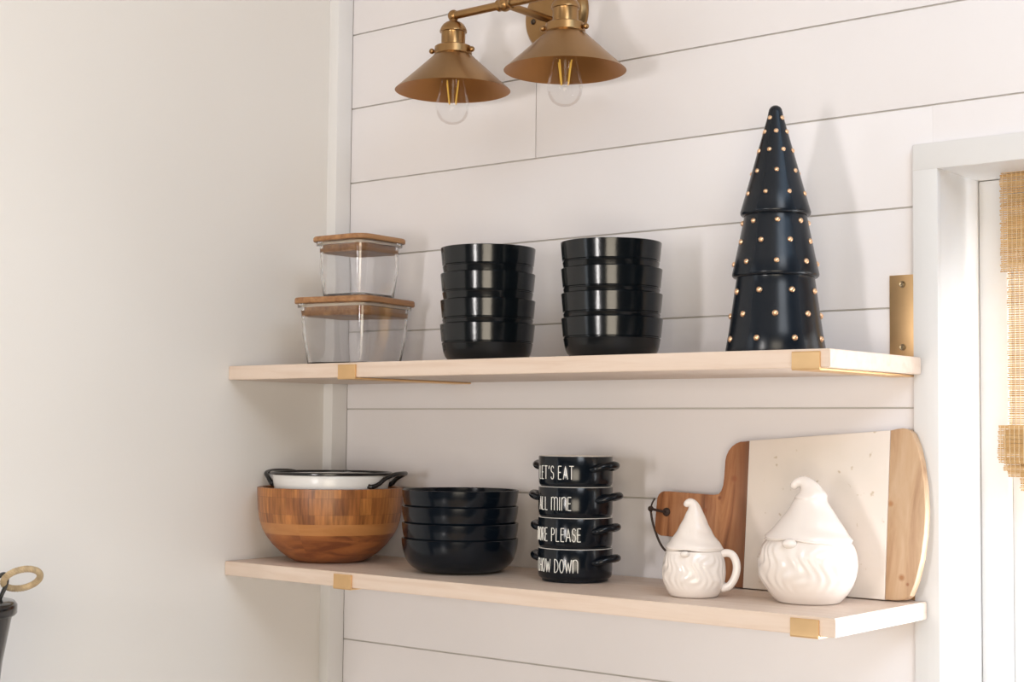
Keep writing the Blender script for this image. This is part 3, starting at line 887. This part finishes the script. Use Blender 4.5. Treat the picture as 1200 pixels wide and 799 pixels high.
jl = hat('hat_lid', [(0, 0, 0.0775, 0.0500, 0, 0), (0, 0, 0.0772, 0.0545, 0, 0), (0, 0, 0.0795, 0.0555, 0, 0), (0, 0, 0.0830, 0.0545, 0, 0), (0.000, 0, 0.0920, 0.0470, 0, 0), (0.002, 0, 0.1040, 0.0380, 0, 0), (0.0025, 0, 0.1180, 0.0280, 0, 0),
     (0.0030, 0, 0.1290, 0.0215, 0, 0), (0.0030, 0, 0.1350, 0.0205, -0.1, 0), (0.0020, 0, 0.1410, 0.0165, -0.25, 0), (-0.0010, 0, 0.1480, 0.0115, -0.6, 0), (-0.0070, 0, 0.1528, 0.0080, -1.2, 0), (-0.0135, 0, 0.1518, 0.0062, -1.8, 0),
     (-0.0180, 0, 0.1478, 0.0052, -2.3, 0), (-0.0195, 0, 0.1448, 0.0036, -2.6, 0), (-0.0200, 0, 0.1436, 0.0012, -2.7, 0)], jar, 1.0, droop=jdroop)
MB().sphere((0.0560 * math.sin(fr), -0.0560 * math.cos(fr), 0.0770), 0.0075, 14, 0, (1.25, 1.0, 0.85)).build('nose', M['ceramic'], jar, smooth=80)

# mug
MX, MY = 0.8402, -0.1728
myaw = face_cam(MX, MY)
mug = thing('gnome_mug', 'small cream ceramic gnome mug with a handle and pointed hat lid beside the lettered bowls', 'mug', (MX, MY, Z2 + .0002), myaw)
fr2 = math.radians(-18)
mp_ = [(0, 0), (0.0270, 0.0), (0.0300, 0.0008), (0.0330, 0.0035), (0.0372, 0.0110), (0.0400, 0.0210), (0.0412, 0.0320), (0.0405, 0.0430), (0.0385, 0.0530), (0.0370, 0.0590), (0.0360, 0.0605), (0.0335, 0.0605), (0.0335, 0.056), (0, 0.052)]
mp2 = [mp_[0]] + smooth_curve(mp_[1:10], 7) + mp_[10:]
MB().lathe(mp2, 180, 0, None, beard(fr2, 0.010, 0.056, 0.0015)).build('mug_body', M['ceramic'], mug, smooth=70)
def mdroop(a, t):
    da = (a - fr2 + PI) % (2 * PI) - PI
    return (0.0022 * math.exp(-(da / .30) ** 2)) * max(0, 1 - t * 4)
hat('hat_lid', [(0, 0, 0.0610, 0.0335, 0, 0), (0, 0, 0.0606, 0.0368, 0, 0), (0, 0, 0.0625, 0.0378, 0, 0), (0, 0, 0.0660, 0.0368, 0, 0), (0, 0, 0.0730, 0.0315, 0, 0), (0, 0, 0.0810, 0.0255, 0, 0), (0, 0, 0.0900, 0.0205, 0, 0),
     (0.0005, 0, 0.0990, 0.0160, 0, 0), (0.0003, 0, 0.1080, 0.0120, -0.05, 0), (-0.0008, 0, 0.1160, 0.0085, -0.35, 0), (-0.0032, 0, 0.1212, 0.0064, -0.8, 0), (-0.0072, 0, 0.1224, 0.0055, -1.5, 0), (-0.0105, 0, 0.1203, 0.0046, -2.1, 0),
     (-0.0122, 0, 0.1182, 0.0028, -2.4, 0), (-0.0126, 0, 0.1174, 0.0008, -2.5, 0)], mug, 2.2, droop=mdroop)
MB().sphere((0.0385 * math.sin(fr2), -0.0385 * math.cos(fr2), 0.0575), 0.0052, 12, 0, (1.2, 1.0, 0.8)).build('nose', M['ceramic'], mug, smooth=80)
ha = math.radians(78)
ctrl = [(0.0345, 0.0555), (0.0420, 0.0580), (0.0500, 0.0560), (0.0550, 0.0480), (0.0562, 0.0370), (0.0530, 0.0250), (0.0470, 0.0160), (0.0400, 0.0125), (0.0365, 0.0120)]
MB().tube([(r * math.sin(ha), -r * math.cos(ha), z) for r, z in smooth_curve(ctrl, 5)], 0.0052, 14, flat=1.0).build('handle', M['ceramic'], mug)

# ------------------------------------------------------------------ wall sconce
SX, SY, SZ = 0.4690, -0.13, 0.6460
sc_ = thing('wall_sconce', 'two-armed antique brass wall lamp with cone shades and clear bulbs above the shelves', 'lamp', (SX, 0, SZ))
RX = Matrix.Rotation(PI/2, 4, 'X')
MB().lathe([(0, 0.0165), (0.020, 0.0165), (0.046, 0.0150), (0.056, 0.0115), (0.0605, 0.0060), (0.0620, 0.0022), (0.0620, 0.0004), (0, 0.0004)], 72, 0,
           Matrix.Translation((0, 0, 0.010)) @ RX).build('back_plate', M['abrass'], sc_, smooth=30)
for sx in (-1, 1):
    MB().lathe([(0, .0040), (.0028, .0036), (.0045, .0018), (.0048, -.002), (0, -.002)], 16, 0, Matrix.Translation((sx * 0.037, -0.0148, 0.0035)) @ RX).build('plate_screw', M['darkscrew'], sc_)
MB().tube([(0, -0.014, 0), (0, SY, 0)], 0.0058, 20).build('arm', M['abrass'], sc_)
LX = [0.3640 - SX, 0.5855 - SX]
MB().tube([(LX[0] - .001, SY, 0), (LX[1] + .001, SY, 0)], 0.0064, 20).build('crossbar', M['abrass'], sc_)
kn = MB().sphere((0, SY, 0), 0.0112, 14)
kn.lathe([(0.0072, -.014), (.0092, -.013), (.0092, -.010), (0.0085, -.008), (0.0085, .008), (.0092, .010), (.0092, .013), (.0072, .014)], 24, 0, Matrix.Translation((0, SY, 0)) @ Matrix.Rotation(PI/2, 4, 'Y'))
kn.build('joint_knob', M['abrass'], sc_)
for lx in LX:
    Zr = 0.5270 - SZ            # shade rim
    Zc = 0.5835 - SZ            # collar bottom
    T = Matrix.Translation((lx, SY, 0))
    MB().sphere((lx, SY, 0), 0.0092, 12).lathe([(.0060, -.012), (.0070, -.010), (.0060, -.005)], 20, 0, T).build('arm_end', M['abrass'], sc_)
    sk = MB()
    sk.lathe([(0, -.0085), (.0070, -.0090), (.0120, -.0110), (.0165, -.0145), (.0195, -.0190), (.0208, -.0225), (.0213, -.0240), (.0213, -.0265), (.0192, -.0272), (.0188, -.0285), (.0188, -.0500), (0, -.0500)], 48, 0, T)
    sk.build('lamp_socket', M['abrass'], sc_, smooth=30)
    cl = MB()
    cl.lathe([(.0180, Zc + .0135), (.0270, Zc + .0138), (.0290, Zc + .0125), (.0295, Zc + .0015), (.0285, Zc), (.0180, Zc)], 48, 0, T)
    cl.build('collar', M['abrass'], sc_, smooth=30)
    for q in range(3):
        a = face_cam(SX, SY) + math.radians(-88 + 120 * q if q < 2 else 180) if False else face_cam(SX, SY) + math.radians((-92, 62, 170)[q])
        d = Vector((math.sin(a), -math.cos(a), 0))
        c = Vector((lx, SY, Zc + .0060))
        MB().tube([c + d * 0.028, c + d * 0.033], 0.0018, 8).sphere(c + d * 0.0335, 0.0044, 10).build('thumb_screw', M['abrass'], sc_)
    sh = MB()
    out = [(.0270, Zc + .0006), (.0300, Zc - .0010), (.0330, Zc - .0040), (.0600, Zc - .0290), (.0885, Zr + .0018), (.0902, Zr)]
    inn = [(r - .0008, z - .0010) for r, z in out[:-1]]
    sh.lathe(out, 96, 0, T)
    b_ = len(sh.v)
    sh.lathe([out[-1]] + inn[::-1], 96, 1, T)
    s_ob = sh.build('lamp_shade', [M['abrass'], M['copper']], sc_, smooth=30)
    zb = 0.4735 - SZ
    bp_ = smooth_curve([(0.0022, zb + .0004), (.0120, zb + .0028), (.0205, zb + .0095), (.0253, zb + .0200), (.0262, zb + .0300), (.0245, zb + .0430), (.0205, zb + .0620), (.0165, zb + .0800), (.0140, zb + .0960), (.0135, zb + .1040)], 5)
    bo = MB().lathe([(0, zb)] + bp_, 48, 0, T).build('bulb', M['bulbglass'], sc_, smooth=80)
    bo['label'] = 'clear glass bulb'
    MB().lathe([(0, zb + .1030), (.0135, zb + .1030), (.0150, zb + .1060), (.0150, zb + .1240), (0, zb + .1240)], 24, 0, T).build('bulb_base', M['screw'], bo)
    fm = MB()
    for q in range(4):
        a = face_cam(SX, SY) + math.radians(45 + 90 * q)
        fm.tube([(lx + .0070 * math.sin(a), SY - .0070 * math.cos(a), zb + .0330), (lx + .0125 * math.sin(a + .05), SY - .0125 * math.cos(a + .05), zb + .0680)], 0.0012, 8)
    fm.build('filament', M['filament'], bo)
    MB().tube([(lx, SY, zb + .0280), (lx, SY, zb + .040), (lx, SY, zb + .1035)], [.0030, .0022, .0042], 10).build('glass_stem', M['bulbglass'], bo)

# ------------------------------------------------------------------ woven roman shade in the window
shd = thing('woven_shade', 'tan woven reed roman shade hanging in the window', 'window shade', (0, 0, 0))


def reed_panel(x0, x1, y, z0, z1, pitch, fill, jit=0.0012):
    mb = MB(); z = z0
    while z < z1:
        h = pitch * fill * random.uniform(0.7, 1.15)
        j = random.uniform(-jit, jit)
        mb.box(x0 + j, x1, y - .0007, y + .0007, z, z + h, 0)
        z += pitch * random.uniform(0.85, 1.15)
    x = x0 + 0.003
    while x < x1:
        mb.box(x, x + .0007, y - .0012, y + .0012, z0, z1, 1)
        x += 0.0062
    return mb


SE = 1.90
head = MB().box(1.160, SE, 0.086, 0.112, OZ1 - .028, OZ1 - .0006, 0, bev=.002)
head.build('head_rail', M['trimpaint'], shd)
reed_panel(1.1572, SE, 0.078, 0.2140, OZ1 - .0006, 0.0028, 0.72).build('valance', [M['reed'], M['thread']], shd, smooth=0)
reed_panel(1.1620, SE, 0.088, 0.0000, 0.3200, 0.0030, 0.52).build('shade_panel', [M['reed'], M['thread']], shd, smooth=0)
fl = MB()
for (xa, y, za, zb_) in ((1.1530, 0.074, -0.0375, 0.0110), (1.1580, 0.080, -0.0480, 0.0060), (1.1620, 0.085, -0.0560, 0.0040), (1.1760, 0.090, -0.0740, 0.0000)):
    r = reed_panel(xa, SE, y, za, zb_, 0.0028, 0.74)
    b = len(fl.v); fl.v += r.v; fl.f += [tuple(b + i for i in f) for f in r.f]; fl.m += r.m
fl.build('bottom_fold', [M['reed'], M['thread']], shd, smooth=0)

# ------------------------------------------------------------------ canister at the lower left
CX_, CY_ = 0.1800, -0.8600
cr_ = 0.0870
ctop = -0.2225
can = thing('lidded_canister', 'black lidded canister with a rope loop, cut off at the lower left edge', 'canister', (CX_, CY_, CT + .0004), face_cam(CX_, CY_))
h = ctop - CT
MB().lathe([(0, 0), (.055, 0), (.0575, .002), (.0600, .10), (.0650, .20), (.0720, h - .075), (.0815, h - .020), (.0815, h - .014), (0, h - .014)], 96).build('canister_body', M['tin'], can, smooth=40)
MB().lathe([(.0800, h - .0165), (.0860, h - .0165), (.0880, h - .0140), (.0880, h - .0040), (.0850, h + .0000), (.0780, h + .0018), (.0300, h + .0060), (0, h + .0070)], 96).build('canister_lid', M['tin'], can, smooth=40)
MB().tube(smooth_curve([(0.034, 0, h + .003), (.050, 0, h + .016), (.064, 0, h + .030), (.072, 0, h + .033), (.074, 0, h + .022), (.066, 0, h + .002)], 5), 0.0040, 10, flat=.7).build('strap', M['tin'], can)
rp = []
for k_ in range(40):
    a = 2 * PI * k_ / 40
    rp.append((0.0925 + 0.0215 * math.cos(a) - 0.006 * math.sin(a), -0.020 * math.sin(a), h + .0270 + 0.0125 * math.sin(a) + .006 * math.cos(a)))
ro = MB()
for s3 in range(3):
    pts = []
    for k_ in range(240):
        t = k_ / 240 * 40; i0 = int(t) % 40; f_ = t - int(t)
        c = Vector(rp[i0]).lerp(Vector(rp[(i0 + 1) % 40]), f_)
        tn = (Vector(rp[(i0 + 1) % 40]) - Vector(rp[i0])).normalized()
        u_ = tn.orthogonal().normalized() if False else (Vector((0, 0, 1)) - tn * tn.z).normalized()
        v_ = tn.cross(u_)
        ph = 2 * PI * (k_ / 240 * 14) + s3 * 2 * PI / 3
        pts.append(c + (u_ * math.cos(ph) + v_ * math.sin(ph)) * 0.0025)
    ro.tube(pts, 0.0019, 8, closed=True)
ro.build('rope_loop', M['rope'], can)
